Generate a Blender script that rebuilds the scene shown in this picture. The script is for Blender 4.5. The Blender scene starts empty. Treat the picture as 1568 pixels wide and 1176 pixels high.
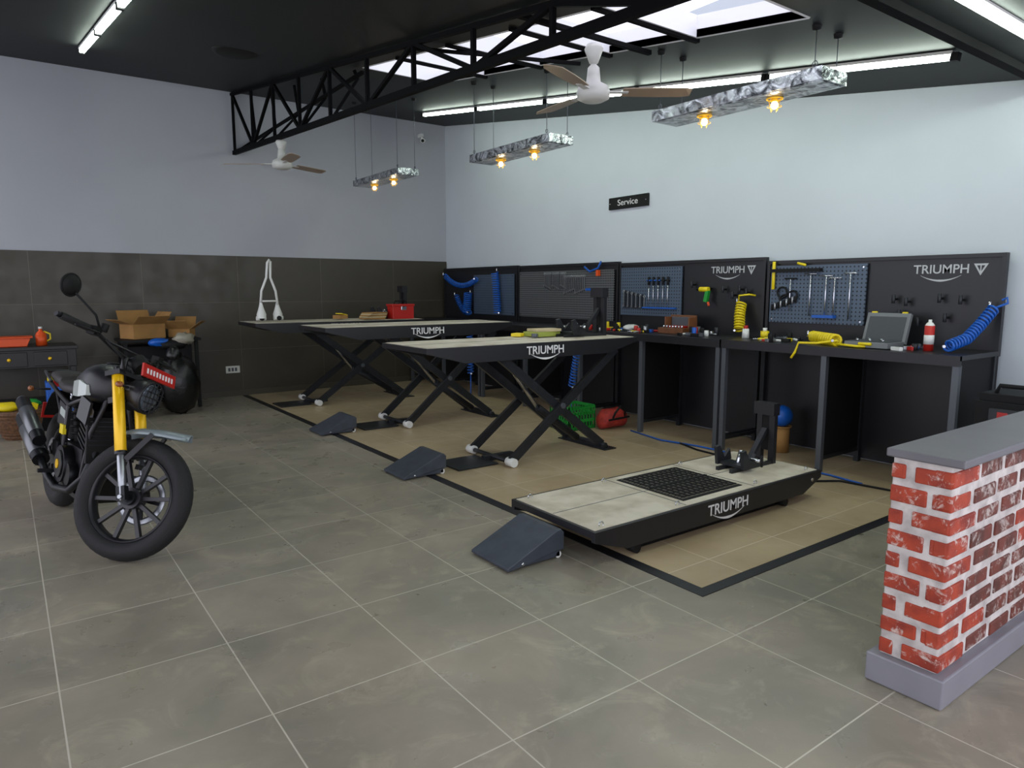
import bpy, bmesh, math, random
from mathutils import Vector, Matrix, Euler
random.seed(7)
sc = bpy.context.scene
try:
    sc.view_settings.view_transform = 'Standard'
except Exception: pass

def lin(c):
    c/=255.0
    return c/12.92 if c<=0.04045 else ((c+0.055)/1.055)**2.4
def rgb(r,g,b): return (lin(r),lin(g),lin(b),1)

# ---------------------------------------------------------------- materials
MATS={}
def mat(name,col,rough=0.5,metal=0.0,var=0.0,scale=6.0,bump=0.0,emit=0.0,col2=None,spec=0.5,detail=6):
    if name in MATS: return MATS[name]
    m=bpy.data.materials.new(name); m.use_nodes=True
    nt=m.node_tree; N=nt.nodes; L=nt.links
    b=N['Principled BSDF']
    b.inputs['Base Color'].default_value=col
    b.inputs['Roughness'].default_value=rough
    b.inputs['Metallic'].default_value=metal
    b.inputs['Specular IOR Level'].default_value=spec
    if emit>0:
        b.inputs['Emission Color'].default_value=col
        b.inputs['Emission Strength'].default_value=emit
    tc=N.new('ShaderNodeTexCoord'); nz=N.new('ShaderNodeTexNoise')
    nz.inputs['Scale'].default_value=scale; nz.inputs['Detail'].default_value=detail
    L.new(tc.outputs['Object'],nz.inputs['Vector'])
    if var>0 or col2:
        cr=N.new('ShaderNodeValToRGB')
        c2=col2 if col2 else tuple(max(0,c*(1-var)) for c in col[:3])+(1,)
        cr.color_ramp.elements[0].color=c2; cr.color_ramp.elements[0].position=0.35
        cr.color_ramp.elements[1].color=col; cr.color_ramp.elements[1].position=0.62
        L.new(nz.outputs['Fac'],cr.inputs['Fac']); L.new(cr.outputs['Color'],b.inputs['Base Color'])
    if bump>0:
        bp=N.new('ShaderNodeBump'); bp.inputs['Strength'].default_value=bump; bp.inputs['Distance'].default_value=0.01
        L.new(nz.outputs['Fac'],bp.inputs['Height']); L.new(bp.outputs['Normal'],b.inputs['Normal'])
    MATS[name]=m; return m

def tile_mat(name,c1,c2,mortar,w,h,loc,rough,axes='xy',msize=0.003,nscale=1.3,smudge=0.0):
    m=bpy.data.materials.new(name); m.use_nodes=True
    nt=m.node_tree; N=nt.nodes; L=nt.links; b=N['Principled BSDF']
    tc=N.new('ShaderNodeTexCoord'); sp=N.new('ShaderNodeSeparateXYZ'); cb=N.new('ShaderNodeCombineXYZ')
    L.new(tc.outputs['Object'],sp.inputs[0])
    a={'x':0,'y':1,'z':2}
    L.new(sp.outputs[a[axes[0]]],cb.inputs[0]); L.new(sp.outputs[a[axes[1]]],cb.inputs[1])
    mp=N.new('ShaderNodeMapping'); mp.inputs['Location'].default_value=(-loc[0],-loc[1],0)
    L.new(cb.outputs[0],mp.inputs['Vector'])
    br=N.new('ShaderNodeTexBrick'); br.offset=0; br.squash=1
    br.inputs['Scale'].default_value=1; br.inputs['Mortar Size'].default_value=msize
    br.inputs['Mortar Smooth'].default_value=0.1
    br.inputs['Brick Width'].default_value=w; br.inputs['Row Height'].default_value=h
    br.inputs['Color1'].default_value=(1,1,1,1); br.inputs['Color2'].default_value=(.88,.88,.88,1); br.inputs['Mortar'].default_value=(0,0,0,1)
    L.new(mp.outputs[0],br.inputs['Vector'])
    nz=N.new('ShaderNodeTexNoise'); nz.inputs['Scale'].default_value=nscale; nz.inputs['Detail'].default_value=9; nz.inputs['Roughness'].default_value=.6
    nz.inputs['Distortion'].default_value=.4
    L.new(tc.outputs['Object'],nz.inputs['Vector'])
    cr=N.new('ShaderNodeValToRGB'); cr.color_ramp.elements[0].color=c1; cr.color_ramp.elements[1].color=c2
    cr.color_ramp.elements[0].position=.35; cr.color_ramp.elements[1].position=.68
    L.new(nz.outputs['Fac'],cr.inputs['Fac'])
    mul=N.new('ShaderNodeMix'); mul.data_type='RGBA'; mul.blend_type='MULTIPLY'; mul.inputs[0].default_value=1
    L.new(cr.outputs['Color'],mul.inputs[6]); L.new(br.outputs['Color'],mul.inputs[7])
    src=mul.outputs[2]
    if smudge>0:
        n3=N.new('ShaderNodeTexNoise'); n3.inputs['Scale'].default_value=3.2; n3.inputs['Detail'].default_value=12; n3.inputs['Roughness'].default_value=.7; n3.inputs['Distortion'].default_value=1.2
        L.new(tc.outputs['Object'],n3.inputs['Vector'])
        r3=N.new('ShaderNodeValToRGB'); r3.color_ramp.elements[0].position=.52; r3.color_ramp.elements[1].position=.72
        r3.color_ramp.elements[1].color=(smudge,smudge,smudge,1)
        L.new(n3.outputs['Fac'],r3.inputs[0])
        m3=N.new('ShaderNodeMix'); m3.data_type='RGBA'; L.new(r3.outputs['Color'],m3.inputs[0]); L.new(src,m3.inputs[6]); m3.inputs[7].default_value=rgb(182,172,150)
        src=m3.outputs[2]
    mx=N.new('ShaderNodeMix'); mx.data_type='RGBA'
    L.new(br.outputs['Fac'],mx.inputs[0]); L.new(src,mx.inputs[6]); mx.inputs[7].default_value=mortar
    L.new(mx.outputs[2],b.inputs['Base Color'])
    n2=N.new('ShaderNodeTexNoise'); n2.inputs['Scale'].default_value=5; n2.inputs['Detail'].default_value=8
    L.new(tc.outputs['Object'],n2.inputs['Vector'])
    mr=N.new('ShaderNodeMapRange'); mr.inputs[3].default_value=rough-.06; mr.inputs[4].default_value=rough+.14
    mr.inputs[1].default_value=.3; mr.inputs[2].default_value=.7
    L.new(n2.outputs['Fac'],mr.inputs[0]); L.new(mr.outputs[0],b.inputs['Roughness'])
    bp=N.new('ShaderNodeBump'); bp.invert=True; bp.inputs['Strength'].default_value=.3; bp.inputs['Distance'].default_value=.003
    L.new(br.outputs['Fac'],bp.inputs['Height']); L.new(bp.outputs['Normal'],b.inputs['Normal'])
    return m

def peg_mat(name,col,dark,k=28,rad=.2):
    m=bpy.data.materials.new(name); m.use_nodes=True
    nt=m.node_tree; N=nt.nodes; L=nt.links; b=N['Principled BSDF']
    b.inputs['Roughness'].default_value=.45; b.inputs['Metallic'].default_value=.2
    tc=N.new('ShaderNodeTexCoord'); sp=N.new('ShaderNodeSeparateXYZ'); cb=N.new('ShaderNodeCombineXYZ')
    L.new(tc.outputs['Object'],sp.inputs[0]); L.new(sp.outputs[1],cb.inputs[0]); L.new(sp.outputs[2],cb.inputs[1])
    s=N.new('ShaderNodeVectorMath'); s.operation='SCALE'; s.inputs['Scale'].default_value=k; L.new(cb.outputs[0],s.inputs[0])
    f=N.new('ShaderNodeVectorMath'); f.operation='FRACTION'; L.new(s.outputs[0],f.inputs[0])
    d=N.new('ShaderNodeVectorMath'); d.operation='DISTANCE'; L.new(f.outputs[0],d.inputs[0]); d.inputs[1].default_value=(.5,.5,0)
    l=N.new('ShaderNodeMath'); l.operation='LESS_THAN'; l.inputs[1].default_value=rad; L.new(d.outputs['Value'],l.inputs[0])
    mx=N.new('ShaderNodeMix'); mx.data_type='RGBA'; L.new(l.outputs[0],mx.inputs[0]); mx.inputs[6].default_value=col; mx.inputs[7].default_value=dark
    L.new(mx.outputs[2],b.inputs['Base Color']); return m

black=mat('black_paint',rgb(24,24,28),.4)
matblack=mat('matt_black',rgb(15,15,16),.65,spec=.3)
steel_dk=mat('dark_steel',rgb(48,50,54),.4,.5,var=.2,scale=20)
truss_m=mat('truss_paint',rgb(6,6,8),.8,spec=.1)
greyst=mat('grey_steel',rgb(88,92,98),.4,.4)
chrome=mat('chrome',rgb(200,203,208),.2,1.0)
silver=mat('silver_alloy',rgb(165,168,172),.35,.9,var=.15,scale=30)
rubber=mat('rubber',rgb(19,19,20),.75,bump=.3,scale=60)
gold=mat('gold_fork',rgb(240,190,20),.3,.2)
whitep=mat('white_plastic',rgb(220,221,217),.4)
cream=mat('fan_white',rgb(190,190,186),.4)
blade_m=mat('fan_blade',rgb(146,128,108),.45)
red=mat('red_plastic',rgb(180,32,24),.4)
orange=mat('orange_plastic',rgb(220,80,24),.45)
amber=mat('amber_lens',rgb(130,70,20),.3)
yellow=mat('yellow_plastic',rgb(228,204,20),.4)
blue=mat('blue_hose',rgb(18,88,180),.4)
green=mat('green_plastic',rgb(26,145,50),.45)
card=mat('cardboard',rgb(166,124,70),.8,var=.2,scale=5)
card_in=mat('cardboard_inside',rgb(122,90,48),.85,var=.2,scale=5)
paper=mat('paper',rgb(195,180,142),.8,var=.15,scale=15)
deck=mat('lift_deck',rgb(206,198,180),.6,col2=rgb(176,166,144),scale=5,bump=.05)
grate=peg_mat('mesh_grate',rgb(34,34,33),rgb(110,104,90),40,.3)
slate=mat('ramp_slate',rgb(68,74,84),.5,.2,var=.25,scale=10,bump=.05)
counter=mat('counter_stone',rgb(106,104,108),.4,var=.12,scale=4)
bagm=mat('black_bag',rgb(14,14,15),.3,bump=1.0,scale=9)
redbag=mat('red_fabric',rgb(170,45,34),.7,var=.4,scale=20,bump=.4)
glass=mat('lens_glass',rgb(110,118,128),.08,.6)
mirror=mat('mirror_glass',rgb(210,215,220),.05,1.0)
wicker=mat('wicker',rgb(104,70,42),.7,var=.5,scale=40,bump=.5)
led=mat('led_tube',(0.86,1.0,.88,1),.5,emit=28)
bulb=mat('filament_bulb',(1,.84,.58,1),.3,emit=9)
letter=mat('white_lettering',rgb(225,225,225),.5)
marble=mat('foil_marble',rgb(205,210,214),.22,.8,col2=rgb(60,64,68),scale=9,detail=10,bump=1.0)
marble.node_tree.nodes['Noise Texture'].inputs['Distortion'].default_value=2.0
peg_slate=peg_mat('pegboard_slate',rgb(78,92,110),rgb(20,24,30))
peg_grey=peg_mat('pegboard_grey',rgb(98,100,102),rgb(18,18,20),34,.3)
mortar_m=mat('white_mortar',rgb(205,198,193),.85,col2=rgb(170,162,158),scale=14,bump=.6)
plinth_m=mat('plinth_stone',rgb(132,131,138),.4,var=.1,scale=5)
def brick_material(name,c,c2,wh,lo=.56,hi=.66):
    m=bpy.data.materials.new(name); m.use_nodes=True
    nt=m.node_tree; N=nt.nodes; L=nt.links; b=N['Principled BSDF']; b.inputs['Roughness'].default_value=.6
    tc=N.new('ShaderNodeTexCoord')
    n1=N.new('ShaderNodeTexNoise'); n1.inputs['Scale'].default_value=11; n1.inputs['Detail'].default_value=5; L.new(tc.outputs['Object'],n1.inputs['Vector'])
    n2=N.new('ShaderNodeTexNoise'); n2.inputs['Scale'].default_value=18; n2.inputs['Detail'].default_value=10; n2.inputs['Roughness'].default_value=.75; n2.inputs['Distortion'].default_value=.5; L.new(tc.outputs['Object'],n2.inputs['Vector'])
    r1=N.new('ShaderNodeValToRGB'); r1.color_ramp.elements[0].color=c2; r1.color_ramp.elements[0].position=.35; r1.color_ramp.elements[1].color=c; r1.color_ramp.elements[1].position=.6
    L.new(n1.outputs['Fac'],r1.inputs[0])
    r2=N.new('ShaderNodeValToRGB'); r2.color_ramp.elements[0].position=lo; r2.color_ramp.elements[1].position=hi; L.new(n2.outputs['Fac'],r2.inputs[0])
    mx=N.new('ShaderNodeMix'); mx.data_type='RGBA'; L.new(r2.outputs['Color'],mx.inputs[0]); L.new(r1.outputs['Color'],mx.inputs[6]); mx.inputs[7].default_value=wh
    L.new(mx.outputs[2],b.inputs['Base Color'])
    bp=N.new('ShaderNodeBump'); bp.inputs['Strength'].default_value=.6; bp.inputs['Distance'].default_value=.008; L.new(n2.outputs['Fac'],bp.inputs['Height']); L.new(bp.outputs['Normal'],b.inputs['Normal'])
    return m
brickA=brick_material('brick_red',rgb(172,62,34),rgb(132,42,25),rgb(205,184,174),.54,.64)
brickB=brick_material('brick_brown',rgb(112,50,36),rgb(82,40,30),rgb(185,172,165),.52,.62)
# ---------------------------------------------------------------- mesh builder
class MB:
    def __init__(s,name): s.name=name; s.bm=bmesh.new(); s.mats=[]; s.M=Matrix.Identity(4)
    def mi(s,m):
        if m not in s.mats: s.mats.append(m)
        return s.mats.index(m)
    def add(s,vs,fs,m,smooth=False):
        bv=[s.bm.verts.new(s.M@Vector(v)) for v in vs]; k=s.mi(m)
        for f in fs:
            try:
                fc=s.bm.faces.new([bv[i] for i in f]); fc.material_index=k; fc.smooth=smooth
            except ValueError: pass
    def box(s,c,sz,m,rot=None):
        R=rot.to_matrix() if isinstance(rot,Euler) else (rot if rot is not None else Matrix.Identity(3))
        c=Vector(c); h=[x/2 for x in sz]
        vs=[c+R@Vector((i*h[0],j*h[1],k*h[2])) for i in(-1,1) for j in(-1,1) for k in(-1,1)]
        s.add(vs,[(0,1,3,2),(4,6,7,5),(0,4,5,1),(2,3,7,6),(0,2,6,4),(1,5,7,3)],m)
    def bb(s,x0,x1,y0,y1,z0,z1,m): s.box(((x0+x1)/2,(y0+y1)/2,(z0+z1)/2),(x1-x0,y1-y0,z1-z0),m)
    def prism(s,pts,axis,a,b,m):
        def P(p,t):
            return {'y':(p[0],t,p[1]),'x':(t,p[0],p[1]),'z':(p[0],p[1],t)}[axis]
        n=len(pts); vs=[P(p,a) for p in pts]+[P(p,b) for p in pts]
        fs=[tuple(range(n)),tuple(range(2*n-1,n-1,-1))]+[(i,(i+1)%n,n+(i+1)%n,n+i) for i in range(n)]
        s.add(vs,fs,m)
    def frame(s,d):
        d=Vector(d).normalized(); up=Vector((0,0,1)) if abs(d.z)<.95 else Vector((1,0,0))
        u=d.cross(up).normalized(); v=u.cross(d).normalized(); return d,u,v
    def bar(s,p,q,w,h,m):
        p=Vector(p);q=Vector(q); d,u,v=s.frame(q-p)
        vs=[o+u*i*w/2+v*j*h/2 for o in(p,q) for i,j in((-1,-1),(1,-1),(1,1),(-1,1))]
        s.add(vs,[(0,1,2,3),(7,6,5,4)]+[(i,(i+1)%4,4+(i+1)%4,4+i) for i in range(4)],m)
    def cyl(s,p,q,r,m,n=16,r2=None,smooth=True):
        p=Vector(p);q=Vector(q); d,u,v=s.frame(q-p); r2=r if r2 is None else r2
        vs=[o+(u*math.cos(2*math.pi*i/n)+v*math.sin(2*math.pi*i/n))*rr for o,rr in((p,r),(q,r2)) for i in range(n)]
        s.add(vs,[(i,(i+1)%n,n+(i+1)%n,n+i) for i in range(n)],m,smooth)
        s.add(vs[:n],[tuple(range(n))],m); s.add(vs[n:],[tuple(range(n))],m)
    def lathe(s,prof,p,ax,m,n=24):
        p=Vector(p); d,u,v=s.frame(ax); k=len(prof)
        vs=[p+d*h+(u*math.cos(2*math.pi*i/n)+v*math.sin(2*math.pi*i/n))*max(r,.0005) for r,h in prof for i in range(n)]
        s.add(vs,[(j*n+i,j*n+(i+1)%n,(j+1)*n+(i+1)%n,(j+1)*n+i) for j in range(k-1) for i in range(n)],m,True)
    def tube(s,pts,r,m,n=8):
        pts=[Vector(p) for p in pts]; rings=[]; u=None
        for i,p in enumerate(pts):
            d=(pts[min(i+1,len(pts)-1)]-pts[max(i-1,0)]).normalized()
            if u is None: _,u,_v=s.frame(d)
            u=(u-d*u.dot(d)).normalized(); v=d.cross(u)
            rings.append([p+(u*math.cos(2*math.pi*k/n)+v*math.sin(2*math.pi*k/n))*r for k in range(n)])
        s.loft(rings,m)
    def loft(s,rings,m,smooth=True,caps=True):
        n=len(rings[0]); vs=[v for r in rings for v in r]
        s.add(vs,[(j*n+i,j*n+(i+1)%n,(j+1)*n+(i+1)%n,(j+1)*n+i) for j in range(len(rings)-1) for i in range(n)]+
              ([tuple(range(n)),tuple((len(rings)-1)*n+i for i in range(n))] if caps else []),m,smooth)
    def sph(s,c,r,m,a=16,b=10,noise=0):
        if not hasattr(r,'__len__'): r=(r,r,r)
        vs=[];c=Vector(c)
        for j in range(b+1):
            t=math.pi*j/b
            for i in range(a):
                f=2*math.pi*i/a; k=1+ (random.uniform(-noise,noise) if 0<j<b else 0)
                vs.append(c+Vector((math.sin(t)*math.cos(f)*r[0]*k,math.sin(t)*math.sin(f)*r[1]*k,math.cos(t)*r[2]*k)))
        s.add(vs,[(j*a+i,j*a+(i+1)%a,(j+1)*a+(i+1)%a,(j+1)*a+i) for j in range(b) for i in range(a)],m,True)
    def torus(s,c,ax,R,r,m,n=40,k=12,sy=1.0,arc=None):
        c=Vector(c); d,u,v=s.frame(ax); vs=[]
        for i in range(n):
            a=2*math.pi*i/n; e=u*math.cos(a)+v*math.sin(a)
            for j in range(k):
                b=2*math.pi*j/k; vs.append(c+e*(R+r*math.cos(b))+d*r*sy*math.sin(b))
        s.add(vs,[(i*k+j,((i+1)%n)*k+j,((i+1)%n)*k+(j+1)%k,i*k+(j+1)%k) for i in range(n) for j in range(k)],m,True)
    def coil(s,path,R,turns,r,m):
        pts=[Vector(p) for p in path]; L=[0]
        for a,c in zip(pts,pts[1:]): L.append(L[-1]+(c-a).length)
        def at(t):
            q=t*L[-1]
            for i in range(len(pts)-1):
                if q<=L[i+1]+1e-9: return pts[i].lerp(pts[i+1],(q-L[i])/(L[i+1]-L[i])),(pts[i+1]-pts[i]).normalized()
            return pts[-1],(pts[-1]-pts[-2]).normalized()
        N=int(turns*12); out=[]
        for i in range(N+1):
            c,d=at(i/N); _,u,v=s.frame(d); a=2*math.pi*turns*i/N
            out.append(c+(u*math.cos(a)+v*math.sin(a))*R)
        s.tube(out,r,m,6)
        s.cyl(out[0],out[0]+Vector((0,0,.05)),.01,chrome,8); s.cyl(out[-1],out[-1]+Vector((-.03,-.02,.0)),.011,chrome,8)
    def done(s,bevel=0,seg=1):
        bmesh.ops.remove_doubles(s.bm,verts=s.bm.verts,dist=1e-6)
        bmesh.ops.recalc_face_normals(s.bm,faces=s.bm.faces)
        me=bpy.data.meshes.new(s.name)
        s.bm.to_mesh(me); s.bm.free()
        for m in s.mats: me.materials.append(m)
        o=bpy.data.objects.new(s.name,me); sc.collection.objects.link(o)
        if bevel>0:
            b=o.modifiers.new('bevel','BEVEL'); b.width=bevel; b.segments=seg; b.limit_method='ANGLE'; b.angle_limit=math.radians(50); b.use_clamp_overlap=True
        return o

def text(name,body,size,loc,kind,m,parent,ext=.001,sx=1.15,R=None,off=0.0):
    cu=bpy.data.curves.new(name,'FONT'); cu.body=body; cu.size=size; cu.extrude=ext; cu.align_x='CENTER'; cu.align_y='CENTER'; cu.offset=off
    o=bpy.data.objects.new(name,cu); sc.collection.objects.link(o)
    if kind=='y-': R=Matrix(((1,0,0),(0,0,-1),(0,1,0)))
    elif kind=='x-': R=Matrix(((0,0,-1),(-1,0,0),(0,1,0)))
    o.matrix_world=Matrix.Translation(loc)@R.to_4x4()@Matrix.Diagonal((sx,1,1,1))
    cu.materials.append(m)
    if parent: o.parent=parent
    return o

# ================================================================ ROOM
XW=6.10; YW=10.2; XL=-4.0; YF=-1.5
XC=-2.6; YC=-.45     # open unseen sides: ceiling cut short to let more daylight onto the foreground
ZC=lambda y: 2.71+0.141*y
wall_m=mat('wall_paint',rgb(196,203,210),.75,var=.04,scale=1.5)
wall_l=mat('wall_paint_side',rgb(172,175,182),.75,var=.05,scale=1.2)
ceil_m=mat('ceiling_paint',rgb(22,25,25),.6,var=.1,scale=2,spec=.3)
floor_m=tile_mat('floor_tiles',rgb(130,126,112),rgb(160,150,133),rgb(190,184,168),.605,.62,(1.27,2.35),.30,smudge=.55)
bay_m=tile_mat('bay_tiles',rgb(170,150,117),rgb(188,168,134),rgb(208,197,172),.605,.62,(1.27,2.35),.34,smudge=.3)
dado_m=tile_mat('dado_tiles',rgb(58,54,44),rgb(68,63,52),rgb(92,87,75),1.2,.66,(0.3,0),.38,axes='xz',msize=.003)
b=MB('floor'); b.bb(XL,XW+.2,YF,YW+.2,-.1,0,floor_m); b.done()
b=MB('floor_bay_inlay'); b.bb(2.75,XW-.005,2.13,YW-.005,-.02,.002,bay_m); b.done()
b=MB('trim_1'); b.bb(2.67,2.745,2.06,YW-.03,-.02,.004,black); b.bb(2.745,XW-.025,2.06,2.125,-.02,.004,black); b.done()
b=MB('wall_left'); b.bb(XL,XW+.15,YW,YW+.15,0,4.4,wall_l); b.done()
b=MB('wall_left_dado'); b.bb(XL,XW-.01,YW-.015,YW+.01,0,1.96,dado_m); b.done()
b=MB('baseboard_left'); b.bb(XL,XW-.02,YW-.025,YW-.014,0,.08,mat('skirting',rgb(70,66,54),.4)); b.done()
b=MB('wall_back'); b.bb(XW,XW+.15,YF,YW,0,4.4,wall_m); b.done()
SX0,SX1=3.02,3.88
b=MB('ceiling')
well=mat('skylight_plaster',rgb(228,228,232),.8)
def slab(x0,x1,y0,y1,th=.05,m=ceil_m):
    b.add([(x0,y0,ZC(y0)),(x1,y0,ZC(y0)),(x1,y1,ZC(y1)),(x0,y1,ZC(y1)),(x0,y0,ZC(y0)+th),(x1,y0,ZC(y0)+th),(x1,y1,ZC(y1)+th),(x0,y1,ZC(y1)+th)],
      [(0,1,2,3),(7,6,5,4),(0,1,5,4),(1,2,6,5),(2,3,7,6),(3,0,4,7)],m)
slab(XC,SX0,1.9,YW); slab(SX1,XW,1.9,YW); slab(SX0,SX1,1.9,2.40); slab(SX0,SX1,6.6,YW)
b.bb(XC,XW,YC,1.9,2.95,3.02,ceil_m)
b.bb(XC,XW,1.86,1.92,2.90,3.0,truss_m)
def wallq(x0,y0,x1,y1,h=.16,t=.02):
    b.add([(x0,y0,ZC(y0)),(x1,y1,ZC(y1)),(x1,y1,ZC(y1)+h),(x0,y0,ZC(y0)+h),(x0+t,y0+t,ZC(y0)),(x1+t,y1+t,ZC(y1)),(x1+t,y1+t,ZC(y1)+h),(x0+t,y0+t,ZC(y0)+h)],
      [(0,1,2,3),(4,5,6,7),(0,1,5,4),(3,2,6,7),(0,3,7,4),(1,2,6,5)],well)
wallq(SX0,2.40,SX0,6.6,h=.06); wallq(SX1,2.40,SX1,6.6,h=.14)
for y in (2.40,3.22,4.05,4.9,5.75,6.58):
    wallq(SX0,y,SX1,y,h=.14)
b.done()
b=MB('roof_truss')
for y in (3.22,4.05,4.9,5.75): b.box(((SX0+SX1)/2,y+.03,ZC(y)),(SX1-SX0+.1,.035,.04),truss_m)
zb=lambda y: 2.75+.059*y
def truss(x,zoff,y0,y1,step,w=.045):
    b.bar((x,y0,zb(y0)+zoff),(x,y1,zb(y1)+zoff),w,w*1.2,truss_m)
    b.bar((x,y0,ZC(y0)-.03),(x,y1,ZC(y1)-.03),w*.8,w*.8,truss_m)
    y=y1-.05; k=0
    while y>y0+.3:
        b.bar((x,y,zb(y)+zoff),(x,y,ZC(y)-.03),w*.7,w*.7,truss_m)
        y2=max(y-step,y0)
        b.bar((x,y,zb(y)+zoff),(x,y2,ZC(y2)-.03),w*.7,w*.7,truss_m) if k%2 else b.bar((x,y,ZC(y)-.03),(x,y2,zb(y2)+zoff),w*.7,w*.7,truss_m)
        y-=step; k+=1
truss(2.74,0,1.95,YW-.01,.85)
b.bar((3.02,YW-.01,3.55),(2.98,6.5,ZC(6.5)-.06),.03,.03,truss_m)
for y in (10.1,9.25,8.4,7.55,6.7):
    z3=3.55+(ZC(6.5)-.06-3.55)*(10.2-y)/3.7; x3=3.02
    b.bar((2.74,y,zb(y)),(x3,y,z3),.025,.025,truss_m)
    b.bar((x3,y,z3),(2.98,y,ZC(y)-.02),.025,.025,truss_m)
b.bar((2.74,YW-.02,zb(10)),(3.02,YW-.02,3.55),.04,.04,truss_m)
b.bar((2.74,3.7,ZC(3.7)-.03),(3.95,3.7,ZC(3.7)-.03),.035,.03,truss_m)
b.bar((2.74,5.2,ZC(5.2)-.04),(3.9,4.4,ZC(4.4)-.04),.025,.025,truss_m)
b.done()

def strip(name,pts):
    b=MB(name)
    for p,q in pts:
        p=Vector(p);q=Vector(q); d=(q-p).normalized()
        b.bar(p,q,.042,.03,led)
        b.bar(p+Vector((0,0,.026)),q+Vector((0,0,.026)),.055,.02,whitep)
        b.bar(p-d*.035,p+d*.01,.05,.05,matblack); b.bar(q-d*.01,q+d*.035,.05,.05,matblack)
    b.done()
def yseg(x,y0,y1,n):
    r=[];L=(y1-y0)/n
    for i in range(n):
        a=y0+i*L+.03;c=y0+(i+1)*L-.03
        r.append(((x,a,ZC(a)-.045),(x,c,ZC(c)-.045)))
    return r
strip('led_tube_light',yseg(5.0,2.06,8.95,5))
strip('led_tube_light',yseg(.85,3.3,8.45,4))
strip('led_tube_light',[((x,1.62,2.92),(x+1.1,1.62,2.92)) for x in (1.35,2.55,3.75,4.95)])

b=MB('ceiling_vent')  # dark round vent disc on the ceiling
pt=Vector((1.95,7.05,ZC(7.05)-.012)); b.lathe([(0,-.012),(.16,-.012),(.2,0),(.2,.02)],pt,(0,0,1),matblack,32); b.done()

def fan(name,x,y,zh,ztop,rot):
    b=MB(name)
    b.lathe([(0,.03),(.05,.03),(.065,.0),(.03,-.09),(.012,-.1)],(x,y,ztop),(0,0,1),cream)
    b.cyl((x,y,zh+.08),(x,y,ztop-.05),.011,cream)
    b.lathe([(.012,.20),(.04,.17),(.045,.12),(.05,.075),(.105,.045),(.115,.01),(.11,-.03),(.07,-.05),(0,-.058)],(x,y,zh),(0,0,1),cream,32)
    for k in range(3):
        a=rot+k*2*math.pi/3; d=Vector((math.cos(a),math.sin(a),0)); s=Vector((-math.sin(a),math.cos(a),0))
        b.bar(Vector((x,y,zh+.01))+d*.09,Vector((x,y,zh+.01))+d*.24,.045,.008,cream)
        c=Vector((x,y,zh+.012))
        ring=[]
        tl=-.010
        for t,w in ((.2,.055),(.3,.065),(.45,.07),(.62,.066),(.67,.04)):
            ring.append([c+d*t+s*w+Vector((0,0,tl+.003)),c+d*t-s*w+Vector((0,0,-tl+.003)),c+d*t-s*w+Vector((0,0,-tl-.003)),c+d*t+s*w+Vector((0,0,tl-.003))])
        b.loft(ring,blade_m,smooth=False)
    b.done()
fan('ceiling_fan',3.40,3.70,2.83,ZC(3.7)-.11,math.radians(-36))
fan('ceiling_fan',2.78,8.35,2.94,zb(8.35)-.05,math.radians(144))

def pendant(name,y0,y1,z,x0=4.03,x1=4.31):
    b=MB(name)
    b.bb(x0,x1,y0,y1,z,z+.075,marble)
    b.bb(x0+.02,x1-.02,y0+.02,y1-.02,z-.004,z,marble)
    for x in (x0+.02,x1-.02):
        for y in (y0+.06,y1-.06):
            b.cyl((x,y,z+.07),(x,y,ZC(y)-.005),.003,greyst,6); b.lathe([(0,-.02),(.025,-.015),(.03,.01)],(x,y,ZC(y)-.01),(0,0,1),matblack,12)
            b.torus((x,y,z+.10),(1,0,0),.016,.003,greyst,12,6)
    for t in (.3,.72):
        y=y0+(y1-y0)*t; x=(x0+x1)/2
        b.cyl((x,y,z-.03),(x,y,z),.022,gold); b.sph((x,y,z-.052),.024,bulb,12,8)
        b.torus((x,y,z-.012),(0,0,1),.05,.005,gold,20,6)
        b.torus((x,y,z-.06),(0,0,1),.045,.002,gold,20,4)
        for k in range(4):
            e=Vector((math.cos(k*1.57),math.sin(k*1.57),0))*.045; b.cyl(Vector((x,y,z-.01))+e,Vector((x,y,z-.09))+e*.5,.002,gold,4)
    o=b.done()
    for t in (.3,.72):
        l=bpy.data.lights.new(name+'_glow','POINT'); l.energy=1.2; l.color=(1,.78,.48); l.shadow_soft_size=.04
        q=bpy.data.objects.new('glow',l); q.location=((x0+x1)/2,y0+(y1-y0)*t,z-.13); sc.collection.objects.link(q); q.parent=o
pendant('pendant_light',2.40,3.74,2.74)
pendant('pendant_light',4.95,6.25,2.80)
pendant('pendant_light',7.85,9.2,2.90)

b=MB('security_camera'); b.box((5.62,YW-.05,3.93),(.05,.1,.05),whitep); b.cyl((5.62,YW-.1,3.91),(5.62,YW-.1,3.86),.02,whitep); b.cyl((5.66,YW-.08,3.86),(5.56,YW-.22,3.82),.035,whitep); b.cyl((5.56,YW-.221,3.819),(5.558,YW-.225,3.817),.025,matblack); b.done()
b=MB('service_sign'); b.bb(XW-.03,XW-.002,5.66,6.30,2.455,2.595,matblack)
for y in (5.69,6.27): b.cyl((XW-.036,y,2.525),(XW-.03,y,2.525),.008,chrome,10)
o=b.done(.003); text('sign_text','Service',.10,(XW-.033,5.98,2.525),'x-',letter,o)
b=MB('wall_socket'); b.bb(2.47,2.66,YW-.035,YW-.015,.33,.43,whitep)
for x in (2.50,2.545,2.59): b.bb(x,x+.03,YW-.04,YW-.034,.355,.405,greyst)
b.done(.003)
b=MB('baseboard_back'); b.bb(XW-.02,XW-.002,YF,1.95,0.0,.1,plinth_m); b.done()

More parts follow.
